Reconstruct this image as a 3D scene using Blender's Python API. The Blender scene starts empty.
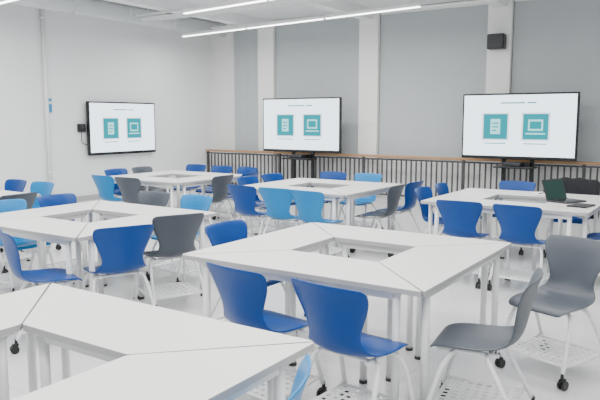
import bpy, bmesh, math, random
from mathutils import Vector, Matrix
random.seed(4)
S=bpy.context.scene
COL=S.collection

# ------------------------------------------------------------ materials
def mat(name,col,rough=.5,metal=0,noise=0,nscale=8,emit=0,bump=0,spec=.5):
    m=bpy.data.materials.new(name); m.use_nodes=True
    nt=m.node_tree; b=nt.nodes['Principled BSDF']
    b.inputs['Base Color'].default_value=(*col,1)
    b.inputs['Roughness'].default_value=rough
    b.inputs['Metallic'].default_value=metal
    b.inputs['Specular IOR Level'].default_value=spec
    if noise or bump:
        tc=nt.nodes.new('ShaderNodeTexCoord')
        n=nt.nodes.new('ShaderNodeTexNoise'); n.inputs['Scale'].default_value=nscale
        n.inputs['Detail'].default_value=6
        nt.links.new(tc.outputs['Object'],n.inputs['Vector'])
        if noise:
            r=nt.nodes.new('ShaderNodeMapRange')
            r.inputs['To Min'].default_value=1-noise; r.inputs['To Max'].default_value=1+noise
            nt.links.new(n.outputs['Fac'],r.inputs['Value'])
            h=nt.nodes.new('ShaderNodeHueSaturation'); h.inputs['Color'].default_value=(*col,1)
            nt.links.new(r.outputs['Result'],h.inputs['Value'])
            nt.links.new(h.outputs['Color'],b.inputs['Base Color'])
        if bump:
            bp=nt.nodes.new('ShaderNodeBump'); bp.inputs['Strength'].default_value=bump
            bp.inputs['Distance'].default_value=.01
            nt.links.new(n.outputs['Fac'],bp.inputs['Height'])
            nt.links.new(bp.outputs['Normal'],b.inputs['Normal'])
    return m
def emat(name,col,st):
    m=bpy.data.materials.new(name); m.use_nodes=True
    b=m.node_tree.nodes['Principled BSDF']
    b.inputs['Base Color'].default_value=(.01,.01,.01,1); b.inputs['Roughness'].default_value=.4
    b.inputs['Specular IOR Level'].default_value=.15
    b.inputs['Emission Color'].default_value=(*col,1); b.inputs['Emission Strength'].default_value=st
    return m
M={}
M['wall_l']=mat('plaster_left',(.83,.84,.85),.8,noise=.03,nscale=1.5)
M['wall_b']=mat('plaster_back',(.81,.805,.79),.8,noise=.03,nscale=1.5)
M['blind']=mat('roller_blind_fabric',(.45,.48,.495),.85,noise=.04,nscale=3)
M['pil']=mat('pilaster_paint',(.87,.865,.845),.7)
M['ceil']=mat('ceiling_paint',(.78,.79,.80),.9,noise=.05,nscale=2)
M['beam']=mat('beam_paint',(.84,.84,.84),.8)
M['duct']=mat('galvanised_duct',(.70,.72,.73),.45,.2)
M['white']=mat('white_powdercoat',(.83,.83,.83),.35)
M['top']=mat('table_laminate',(.71,.695,.68),.36,noise=.015,nscale=30)
M['edge']=mat('table_edge_band',(.40,.40,.40),.5)
M['blue']=mat('blue_plastic',(.0,.046,.235),.32,noise=.02,nscale=20,spec=.28)
M['cyan']=mat('sky_blue_plastic',(.0,.19,.47),.34,noise=.02,nscale=20,spec=.28)
M['gray']=mat('grey_plastic',(.062,.074,.092),.4,noise=.02,nscale=20,spec=.4)
M['black']=mat('black_plastic',(.005,.005,.006),.35)
M['dark']=mat('dark_metal',(.03,.03,.034),.5)
M['bar']=mat('baluster_paint',(.05,.05,.055),.5)
M['wood']=mat('rail_wood',(.42,.23,.11),.5,noise=.2,nscale=6)
M['cloth']=mat('black_cloth',(.008,.009,.012),.9,bump=.5,nscale=40)
M['lamp']=emat('lamp_diffuser',(1,1,1),9)
M['scr']=emat('screen_bg',(.80,.92,1.0),3.2)
M['teal']=emat('screen_teal',(.0,.42,.50),1.25)
M['icon']=emat('screen_icon',(.40,.85,.90),1.9)
M['pink']=emat('screen_halo',(.74,.84,.98),2.0)
M['sign']=mat('blue_sign',(.02,.25,.5),.5)
M['laps']=emat('laptop_screen',(.03,.12,.10),.5)
M['paper']=mat('paper',(.8,.8,.78),.8)
# floor: pale terrazzo with tile joints
fm=bpy.data.materials.new('terrazzo_floor'); fm.use_nodes=True
nt=fm.node_tree; b=nt.nodes['Principled BSDF']
tc=nt.nodes.new('ShaderNodeTexCoord')
v=nt.nodes.new('ShaderNodeTexVoronoi'); v.inputs['Scale'].default_value=38
nt.links.new(tc.outputs['Object'],v.inputs['Vector'])
cr=nt.nodes.new('ShaderNodeValToRGB')
cr.color_ramp.elements[0].position=.12; cr.color_ramp.elements[0].color=(.46,.465,.46,1)
cr.color_ramp.elements[1].position=.22; cr.color_ramp.elements[1].color=(.67,.675,.67,1)
nt.links.new(v.outputs['Distance'],cr.inputs['Fac'])
n=nt.nodes.new('ShaderNodeTexNoise'); n.inputs['Scale'].default_value=.9; n.inputs['Detail'].default_value=4
nt.links.new(tc.outputs['Object'],n.inputs['Vector'])
r=nt.nodes.new('ShaderNodeMapRange'); r.inputs['To Min'].default_value=.94; r.inputs['To Max'].default_value=1.06
nt.links.new(n.outputs['Fac'],r.inputs['Value'])
br=nt.nodes.new('ShaderNodeTexBrick'); br.offset=0
br.inputs['Color1'].default_value=(1,1,1,1);br.inputs['Color2'].default_value=(1,1,1,1)
br.inputs['Mortar'].default_value=(.86,.86,.86,1);br.inputs['Scale'].default_value=1
br.inputs['Brick Width'].default_value=1.2;br.inputs['Row Height'].default_value=1.2;br.inputs['Mortar Size'].default_value=.006
nt.links.new(tc.outputs['Object'],br.inputs['Vector'])
mx=nt.nodes.new('ShaderNodeMix'); mx.data_type='RGBA'; mx.blend_type='MULTIPLY'; mx.inputs[0].default_value=1
nt.links.new(cr.outputs['Color'],mx.inputs[6]); nt.links.new(br.outputs['Color'],mx.inputs[7])
h=nt.nodes.new('ShaderNodeHueSaturation'); nt.links.new(mx.outputs[2],h.inputs['Color']); nt.links.new(r.outputs['Result'],h.inputs['Value'])
nt.links.new(h.outputs['Color'],b.inputs['Base Color']); b.inputs['Roughness'].default_value=.17
M['floor']=fm

# ------------------------------------------------------------ mesh helpers
class B:
    def __init__(s,mats): s.bm=bmesh.new(); s.mats=mats
    def mi(s,m): return s.mats.index(m)
    def box(s,c,d,m,bev=0,rot=None):
        r=bmesh.ops.create_cube(s.bm,size=1); vs=r['verts']
        for v in vs: v.co=Vector((v.co.x*d[0],v.co.y*d[1],v.co.z*d[2]))
        fs=set(f for v in vs for f in v.link_faces)
        if bev:
            es=list(set(e for v in vs for e in v.link_edges))
            rr=bmesh.ops.bevel(s.bm,geom=es,offset=bev,segments=2,affect='EDGES',profile=.5)
            vs=list(set(rr['verts'])|set(v for v in vs if v.is_valid)); 
            fs=set(f for v in vs for f in v.link_faces)
        for v in vs:
            if rot: v.co=rot@v.co
            v.co+=Vector(c)
        for f in fs: f.material_index=s.mi(m)
    def prism(s,pts,z0,z1,mtop,mside):
        a=[s.bm.verts.new((p[0],p[1],z0)) for p in pts]; t=[s.bm.verts.new((p[0],p[1],z1)) for p in pts]
        n=len(pts)
        f=s.bm.faces.new(t); f.material_index=s.mi(mtop)
        f=s.bm.faces.new(a[::-1]); f.material_index=s.mi(mside)
        for i in range(n):
            f=s.bm.faces.new([a[i],a[(i+1)%n],t[(i+1)%n],t[i]]); f.material_index=s.mi(mside)
    def tube(s,pts,r,m,seg=8,smooth=True,sub=4,closed_caps=True):
        P=[Vector(p) for p in pts]
        if smooth and len(P)>2:
            Q=[]
            E=[P[0]*2-P[1]]+P+[P[-1]*2-P[-2]]
            for i in range(1,len(E)-2):
                p0,p1,p2,p3=E[i-1:i+3]
                for k in range(sub):
                    t=k/sub
                    Q.append(.5*((2*p1)+(p2-p0)*t+(2*p0-5*p1+4*p2-p3)*t*t+(3*p1-p0-3*p2+p3)*t**3))
            Q.append(P[-1]); P=Q
        rings=[]; up=None
        for i,p in enumerate(P):
            d=(P[min(i+1,len(P)-1)]-P[max(i-1,0)]).normalized()
            if up is None: up=d.orthogonal().normalized()
            up=(up-d*up.dot(d)).normalized(); q=d.cross(up)
            rr=r[i] if isinstance(r,list) else r
            rings.append([s.bm.verts.new(p+up*rr*math.cos(2*math.pi*k/seg)+q*rr*math.sin(2*math.pi*k/seg)) for k in range(seg)])
        for a,b2 in zip(rings,rings[1:]):
            for k in range(seg):
                f=s.bm.faces.new([a[k],a[(k+1)%seg],b2[(k+1)%seg],b2[k]]); f.material_index=s.mi(m); f.smooth=True
        f=s.bm.faces.new(rings[0][::-1]); f.material_index=s.mi(m)
        f=s.bm.faces.new(rings[-1]); f.material_index=s.mi(m)
    def mesh(s,name):
        bmesh.ops.recalc_face_normals(s.bm,faces=s.bm.faces)
        me=bpy.data.meshes.new(name); s.bm.to_mesh(me); s.bm.free()
        for m in s.mats: me.materials.append(M[m])
        return me
def obj(name,me,loc=(0,0,0),rz=0):
    o=bpy.data.objects.new(name,me); COL.objects.link(o); o.location=loc; o.rotation_euler=(0,0,rz); return o
def boxobj(name,c,d,m,bev=0):
    k=B([m]); k.box((0,0,0),d,m,bev); return obj(name,k.mesh(name),c)

# ------------------------------------------------------------ room
CZ=3.78; YW=12.1; XL=-10.6; XR=5.0; YF=-3.0
boxobj('floor',((XL+XR)/2,(YF+YW)/2,-.05),(XR-XL+.4,YW-YF+.4,.1),'floor')
boxobj('ceiling',((XL+XR)/2,(YF+YW)/2,CZ+.05),(XR-XL+.4,YW-YF+.4,.1),'ceil')
boxobj('wall_left',(XL-.1,(YF+YW)/2,CZ/2),(.2,YW-YF,CZ),'wall_l')
boxobj('wall_back',((XL+XR)/2,YW+.1,CZ/2),(XR-XL+.4,.2,CZ),'wall_b')
boxobj('baseboard_left',(XL+.008,(YF+YW)/2,.05),(.016,YW-YF,.1),'edge')
px=[-8.85,-6.26,-3.62,-.98,1.7]
for x in px: boxobj('pilaster',(x,YW-.07,CZ/2),(.43,.14,CZ),'pil',.008)
segs=[(-9.84,px[0]-.215)]+[(px[i]+.215,px[i+1]-.215) for i in range(4)]
for a,c in segs:
    k=B(['blind','white'])
    w=c-a-.03
    n=14
    vs=[]
    for i in range(n+1):
        x=-w/2+w*i/n; y=.006*math.sin(i*1.3)
        vs.append((k.bm.verts.new((x,y,.86)),k.bm.verts.new((x,y,CZ-.1))))
    for p,q in zip(vs,vs[1:]):
        f=k.bm.faces.new([p[0],q[0],q[1],p[1]]); f.smooth=True
    k.box((0,0,.85),(w,.03,.03),'white'); k.box((0,0,CZ-.06),(w,.07,.1),'white',.01)
    obj('roller_blind',k.mesh('roller_blind'),((a+c)/2,YW-.05,0))
k=B(['bar','wood','white'])
L=XR-.3-(XL+.1); x0=XL+.1; 
k.box((x0+L/2,0,.86),(L,.10,.045),'wood',.008)
k.box((x0+L/2,0,.80),(L,.03,.03),'bar'); k.box((x0+L/2,0,.09),(L,.03,.03),'bar')
x=x0+.05
i=0
while x<x0+L:
    k.box((x,0,.44),(.028,.02,.72),'bar')
    if i%20==0: k.box((x,0,.42),(.05,.05,.84),'bar')
    x+=.105; i+=1
obj('guard_rail',k.mesh('guard_rail'),(0,YW-.30,0))
for x in [-8.85,-6.26,-3.59,-.95,1.7]:
    boxobj('ceiling_beam',(x,(YF+YW)/2,CZ-.1),(.22,YW-YF-.1,.2),'beam')
for y in [10.9,8.8,6.7]:
    k=B(['white']); k.tube([(-9.5,0,0),(XR,0,0)],.022,'white',8,False)
    for i in range(7): k.tube([(-9.2+2.1*i,0,0),(-9.2+2.1*i,0,.235)],.008,'white',6,False)
    obj('sprinkler_pipe',k.mesh('sprinkler_pipe'),(0,y,CZ-.24))
k=B(['duct'])
k.tube([(-9.85,YF+.3,CZ-.175),(-9.85,YW-.4,CZ-.175)],.16,'duct',20,False)
for i in range(12): k.tube([(-9.85,YF+1+i*1.2,CZ-.175),(-9.85,YF+1.04+i*1.2,CZ-.175)],.172,'duct',20,False)
obj('air_duct',k.mesh('air_duct'))
k=B(['dark','white'])
for yy in (-.1,.1): k.box((-2.5,yy,0),(14,.012,.05),'white')
for i in range(46): k.box((-9.4+i*.3,0,-.015),(.02,.2,.012),'white')
for i in range(6):
    k.tube([(-9+2.2*i,0,0),(-9+2.2*i,0,.298)],.008,'white',6,False)
obj('cable_tray',k.mesh('cable_tray'),(0,9.0,CZ-.3))
ra=math.radians(-7)
def lamp(xc,yc,w,z=3.32):
    k=B(['white','lamp'])
    k.box((0,0,.02),(w,.07,.05),'white',.006); k.box((0,0,-.012),(w-.02,.056,.014),'lamp')
    for s in (-.4,.4): k.tube([(w*s,0,.04),(w*s,0,CZ-z)],.003,'white',6,False)
    obj('linear_pendant_light',k.mesh('linear_pendant_light'),(xc,yc,z),ra)
    ld=bpy.data.lights.new('light_strip','AREA'); ld.shape='RECTANGLE'; ld.size=w; ld.size_y=.06; ld.energy=21*w; ld.color=(1,.985,.96)
    lo=bpy.data.objects.new('light_strip',ld); COL.objects.link(lo); lo.location=(xc,yc,z-.03); lo.rotation_euler=(0,0,ra)
for y,xs,nn in [(10.25,-9.72,3),(8.05,-7.6,4),(5.9,-9.7,5),(3.6,-9.7,6),(1.3,-7.6,5)]:  # rows after the second are extra pendants, added to light the room
    for i in range(nn):
        d=1.9*i+.92
        lamp(xs+d*math.cos(ra),y+d*math.sin(ra),1.84)
k=B(['white','sign'])
k.tube([(0,0,.02),(0,0,CZ-.05)],.035,'white',12,False)
for z in (.6,1.6,2.6,3.4): k.tube([(0,0,z),(0,0,z+.04)],.044,'white',12,False)
obj('wall_pipe',k.mesh('wall_pipe'),(XL+.05,7.50,0))
k=B(['sign','paper']); k.box((0,0,0),(.012,.07,.26),'sign',.003); k.box((.007,0,.05),(.004,.05,.05),'paper')
obj('wall_sign',k.mesh('wall_sign'),(XL+.012,7.60,1.85))
k=B(['black','dark']); k.box((0,0,0),(.06,.16,.16),'black',.01); k.box((.032,0,.02),(.006,.1,.06),'dark'); k.tube([(0,0,-.08),(0,.02,-.3),(0,.35,-.35)],.006,'black')
obj('wall_control_box',k.mesh('wall_control_box'),(XL+.035,8.26,1.43))
k=B(['black','dark']); k.box((0,0,0),(.30,.2,.27),'black',.02); k.box((0,-.102,0),(.26,.006,.23),'dark'); k.box((0,.11,0),(.06,.04,.06),'dark')
obj('wall_speaker',k.mesh('wall_speaker'),(-3.62,YW-.27,2.97))

# ------------------------------------------------------------ interactive displays
def display_mesh(k,w,h,zc):
    k.box((0,0,zc),(w,.075,h),'black',.012)
    y=-.0385
    iw,ih=w-.06,h-.085
    def q(u0,u1,v0,v1,m,dy):
        X0=-iw/2+iw*u0;X1=-iw/2+iw*u1;Z0=zc+.012-ih/2+ih*v0;Z1=zc+.012-ih/2+ih*v1
        k.box(((X0+X1)/2,y-dy,(Z0+Z1)/2),(X1-X0,.0016,Z1-Z0),m)
    q(0,1,0,1,'scr',0)
    q(.34,.56,.86,.88,'teal',.001); q(.58,.66,.86,.88,'teal',.001)
    for a in (.19,.55):
        q(a-.014,a+.234,.26,.71,'pink',.001)
        q(a,a+.22,.28,.69,'teal',.002)
    q(.255,.345,.36,.61,'icon',.003); q(.27,.33,.53,.55,'teal',.004); q(.27,.33,.47,.49,'teal',.004); q(.27,.31,.41,.43,'teal',.004)
    q(.595,.725,.42,.60,'icon',.003); q(.61,.71,.45,.57,'teal',.004); q(.575,.745,.36,.385,'icon',.003)
    q(.2,.40,.20,.215,'teal',.001); q(.56,.76,.20,.215,'teal',.001)
    k.box((0,y-.001,zc-h/2+.018),(.1,.002,.008),'dark')
mats=['black','dark','scr','teal','icon','pink']
def stand(x,w=1.98,zc=1.475):
    k=B(mats); display_mesh(k,w,1.13,zc)
    for s in (-.24,.24):
        k.box((s,.085,.85),(.07,.05,1.5),'black',.008)
        k.box((s,-.04,.085),(.07,.60,.05),'black',.01)
        for yy in (-.3,.22):
            k.tube([(s-.018,yy,.034),(s+.018,yy,.034)],.034,'dark',14,False)
            k.tube([(s,yy,.03),(s,yy,.075)],.012,'dark',8,False)
    k.box((0,.085,zc),(.9,.06,.4),'dark',.01)
    k.box((0,.085,.25),(.48,.04,.06),'black'); k.box((0,-.06,.78),(.66,.36,.03),'black',.008); k.box((0,.085,.80),(.5,.05,.12),'black')
    k.box((-.05,-.04,.83),(.30,.22,.06),'dark',.01)
    obj('interactive_display_stand',k.mesh('interactive_display_stand'),(x,11.40,0))
stand(-7.52,1.93); stand(-3.07,1.94)
k=B(mats); display_mesh(k,1.76,1.06,0); k.box((0,.062,0),(.6,.058,.4),'dark')
obj('wall_mounted_display',k.mesh('wall_mounted_display'),(XL+.094,9.24,1.415),math.radians(90))

# ------------------------------------------------------------ tables (trapezoid, mitred at 45 degrees)
def table_mesh(Lg):
    D=.50; k=B(['top','edge','white','dark'])
    g=.004
    pts=[(-Lg/2+g*2,0),(Lg/2-g*2,0),(Lg/2-D-g*.4,D-.002),(-Lg/2+D+g*.4,D-.002)]
    P=[]
    n=len(pts)
    for i in range(n):
        p=Vector(pts[i]);a=(Vector(pts[i-1])-p).normalized();c=(Vector(pts[(i+1)%n])-p).normalized()
        rr=.014
        for t in (0,.5,1):
            P.append(tuple((p+a*rr)*(1-t)**2+p*2*t*(1-t)+(p+c*rr)*t*t))
    k.prism(P,.722,.747,'edge','edge')
    P2=[(x*.9985,.25+(y-.25)*.996) for x,y in P]
    k.prism(P2,.747,.750,'top','edge')
    legs=[(-Lg/2+.17,.055),(Lg/2-.17,.055),(Lg/2-D-.06,D-.06),(-Lg/2+D+.06,D-.06)]
    for x,y in legs:
        k.tube([(x,y,.012),(x,y,.722)],.0215,'white',14,False)
        k.tube([(x,y,0),(x,y,.02)],.026,'dark',12,False)
        k.box((x,y,.716),(.08,.08,.012),'white')
    for i in range(4):
        a=Vector((*legs[i],.695));c=Vector((*legs[(i+1)%4],.695))
        d=c-a; ang=math.atan2(d.y,d.x)
        k.box((a+c)/2,(d.length-.03,.022,.045),'white',0,Matrix.Rotation(ang,3,'Z'))
    return k.mesh('trapezoid_table')
TM={}
def ring(x0,y0,wx,wy):
    for L in (wx,wy):
        if L not in TM: TM[L]=table_mesh(L)
    cx,cy=x0+wx/2,y0+wy/2
    obj('trapezoid_table',TM[wx],(cx,y0,0),0)
    obj('trapezoid_table',TM[wx],(cx,y0+wy,0),math.pi)
    obj('trapezoid_table',TM[wy],(x0,cy,0),-math.pi/2)
    obj('trapezoid_table',TM[wy],(x0+wx,cy,0),math.pi/2)
W=1.64; H=1.56
R={'A':(-2.92,.49,W,H),'B':(-2.86,2.95,W,H),'F':(-5.52,2.95,W,H),'G':(-8.15,2.95,W,H),
   'C':(-2.68,6.32,W,H),'D':(-5.22,6.32,W,H),'E':(-7.78,6.32,W,H)}
for a in R.values(): ring(*a)

# ------------------------------------------------------------ chairs
def chair_mesh(colr):
    rows=[(.225,.425,.175,.0,.0),(.215,.447,.195,.0,.0),(.15,.457,.215,.006,0),(.05,.452,.225,.014,0),(-.05,.446,.222,.022,0),
          (-.13,.45,.205,.03,.005),(-.185,.475,.178,.03,.02),(-.213,.52,.158,.02,.035),(-.228,.58,.155,.0,.045),
          (-.240,.64,.178,0,.05),(-.252,.70,.206,0,.052),(-.266,.76,.228,0,.05),(-.282,.805,.232,.0,.045),(-.293,.832,.212,-.006,.035)]
    n=8; bm=bmesh.new(); G=[]
    for (y,z,hw,lz,fy) in rows:
        G.append([bm.verts.new((hw*u,y+fy*u*u,z+lz*u*u)) for u in [(-1+2*i/n) for i in range(n+1)]])
    for a,c in zip(G,G[1:]):
        for i in range(n): bm.faces.new([a[i],a[i+1],c[i+1],c[i]]).smooth=True
    bmesh.ops.recalc_face_normals(bm,faces=bm.faces)
    me=bpy.data.meshes.new('tmp'); bm.to_mesh(me); bm.free()
    o=bpy.data.objects.new('tmp',me); COL.objects.link(o)
    m=o.modifiers.new('s','SOLIDIFY'); m.thickness=.011; m.offset=0
    m=o.modifiers.new('b','SUBSURF'); m.levels=1
    dg=bpy.context.evaluated_depsgraph_get(); dg.update()
    sm=bpy.data.meshes.new_from_object(o.evaluated_get(dg))
    bpy.data.objects.remove(o)
    k=B([colr,'white','black'])
    k.bm.from_mesh(sm)
    for f in k.bm.faces: f.material_index=0; f.smooth=True
    for s in (-1,1):
        k.tube([(s*.15,.10,.43),(s*.185,.12,.405),(s*.205,.16,.33),(s*.215,.20,.20),(s*.22,.235,.09)],.0125,'white')
        k.tube([(s*.15,-.06,.43),(s*.185,-.075,.405),(s*.205,-.12,.33),(s*.22,-.19,.20),(s*.225,-.25,.09)],.0125,'white')
        k.tube([(s*.217,.215,.135),(s*.217,0,.12),(s*.222,-.215,.135)],.010,'white')
        k.tube([(s*.15,.19,.432),(s*.15,-.12,.43)],.011,'white',8,False)
        for y in (.24,-.255):
            k.tube([(s*.222,y,.05),(s*.222,y,.1)],.010,'black',8,False)
            for d in (-.014,.014):
                k.tube([(s*.222+d-.008,y-.012,.029),(s*.222+d+.008,y-.012,.029)],.029,'black',14,False)
            k.box((s*.222,y-.006,.058),(.03,.045,.02),'black',.006)
    k.tube([(-.15,.15,.43),(.15,.15,.43)],.011,'white',8,False); k.tube([(-.15,-.08,.43),(.15,-.08,.43)],.011,'white',8,False)
    for y in (.2,-.2): k.tube([(-.217,y,.13),(.217,y,.13)],.009,'white',8,False)
    nx,ny=9,8
    xs=[-.205+.41*i/nx for i in range(nx+1)]; ys=[-.2+.4*j/ny for j in range(ny+1)]
    for x in xs: k.box((x,0,.128),(.017,.4,.004),'white')
    for y in ys: k.box((0,y,.1285),(.41,.022,.004),'white')
    return k.mesh('classroom_chair')
CM={c:chair_mesh(c) for c in ('blue','cyan','gray')}
def chair(x,y,a,c): 
    return obj('classroom_chair',CM[c],(x,y,0),math.radians(a))
chairs=[
 (-1.29,1.47,112,'cyan'),
 (-1.53,2.82,-6,'blue'),(-2.12,2.86,-8,'blue'),(-2.88,3.70,-92,'blue'),(-1.03,3.27,98,'gray'),(-.87,4.24,160,'gray'),
 (-1.57,6.20,-4,'blue'),(-2.15,6.22,3,'blue'),(-2.64,6.88,-90,'blue'),(-2.64,7.45,-86,'blue'),(-2.2,7.98,178,'blue'),(-1.52,8.0,183,'blue'),(-.93,6.85,92,'blue'),
 (-4.78,6.22,-3,'blue'),(-4.30,6.20,4,'cyan'),(-3.82,6.16,-3,'cyan'),(-3.5,7.0,92,'gray'),(-3.5,7.55,86,'blue'),
 (-5.18,6.9,-90,'blue'),(-5.18,7.45,-94,'blue'),(-4.85,7.98,180,'blue'),(-4.3,8.0,176,'cyan'),
 (-7.25,6.22,0,'cyan'),(-6.75,6.2,5,'gray'),(-7.74,6.85,-90,'blue'),(-7.74,7.4,-88,'gray'),(-7.6,8.03,180,'blue'),(-7.0,8.0,180,'blue'),(-6.5,8.0,172,'blue'),
 (-6.08,6.9,90,'gray'),(-6.05,7.45,94,'blue'),
 (-3.88,3.30,66,'blue'),(-3.96,3.95,66,'gray'),(-4.52,4.66,176,'cyan'),(-5.1,4.66,183,'gray'),(-4.12,2.84,-22,'blue'),(-5.5,4.15,-90,'blue'),(-5.5,3.55,-93,'cyan'),
 (-6.42,4.0,92,'gray'),(-7.05,4.66,180,'cyan'),(-7.6,4.66,180,'blue'),(-6.42,3.4,90,'blue'),
]
for c in chairs: chair(*c)

# ------------------------------------------------------------ laptop, tablet, notebook, jackets
k=B(['dark','black','laps'])
k.box((0,0,.009),(.33,.23,.016),'dark',.004); k.box((0,.02,.0175),(.28,.11,.002),'black'); k.box((0,-.075,.0175),(.1,.06,.001),'black')
rt=Matrix.Rotation(math.radians(-20),3,'X')
k.box((0,.155,.115),(.33,.010,.22),'dark',.004,rt); k.box((0,.149,.113),(.31,.003,.2),'laps',0,rt)
obj('laptop',k.mesh('laptop'),(-1.38,7.08,.751),math.radians(65))
k=B(['black','dark']); k.box((0,0,.007),(.27,.19,.012),'black',.003); k.box((0,0,.0136),(.25,.17,.001),'dark')
obj('tablet_computer',k.mesh('tablet_computer'),(-1.19,6.80,.751),math.radians(80))
k=B(['paper','dark']); k.box((0,0,.008),(.21,.29,.014),'paper',.002); k.tube([(-.05,-.1,.02),(.05,.08,.02)],.005,'dark',8,False)
obj('notebook',k.mesh('notebook'),(-1.75,7.62,.751),math.radians(20))
def jacket(x,y,a,sc=1.0):
    bm=bmesh.new(); n=12; prof=[(-.335,.42),(-.352,.6),(-.352,.72),(-.345,.84),(-.315,.905),(-.27,.905),(-.235,.83),(-.2,.72),(-.185,.6)]
    G=[]
    for j,(yy,z) in enumerate(prof):
        G.append([bm.verts.new(((-.28+.56*i/n)*sc*(1-.12*(j==4 or j==3)),yy+.012*math.sin(i*2.1+j)+(.05*((2*i/n-1)**2)),z-.03*abs(2*i/n-1)**3+.012*math.sin(i*1.7))) for i in range(n+1)])
    for p,c in zip(G,G[1:]):
        for i in range(n): bm.faces.new([p[i],p[i+1],c[i+1],c[i]]).smooth=True
    me=bpy.data.meshes.new('jacket'); bm.to_mesh(me); bm.free(); me.materials.append(M['cloth'])
    o=obj('draped_jacket',me,(x,y,0),math.radians(a))
    m=o.modifiers.new('s','SOLIDIFY'); m.thickness=.014; m=o.modifiers.new('b','SUBSURF'); m.levels=1; m.render_levels=1
jacket(-1.52,8.0,183,1.05)

# ------------------------------------------------------------ world, daylight
w=bpy.data.worlds.new('daylight'); S.world=w; w.use_nodes=True
bg=w.node_tree.nodes['Background']; bg.inputs[0].default_value=(.93,.965,1,1); bg.inputs[1].default_value=1.0

# ------------------------------------------------------------ camera
cd=bpy.data.cameras.new('camera'); cam=bpy.data.objects.new('camera',cd); COL.objects.link(cam)
cd.sensor_width=36; cd.lens=650/600*36; cd.clip_start=.05
cam.location=(0,0,1.6); cam.rotation_euler=(math.radians(90-7.1),0,math.radians(33.5))
S.camera=cam
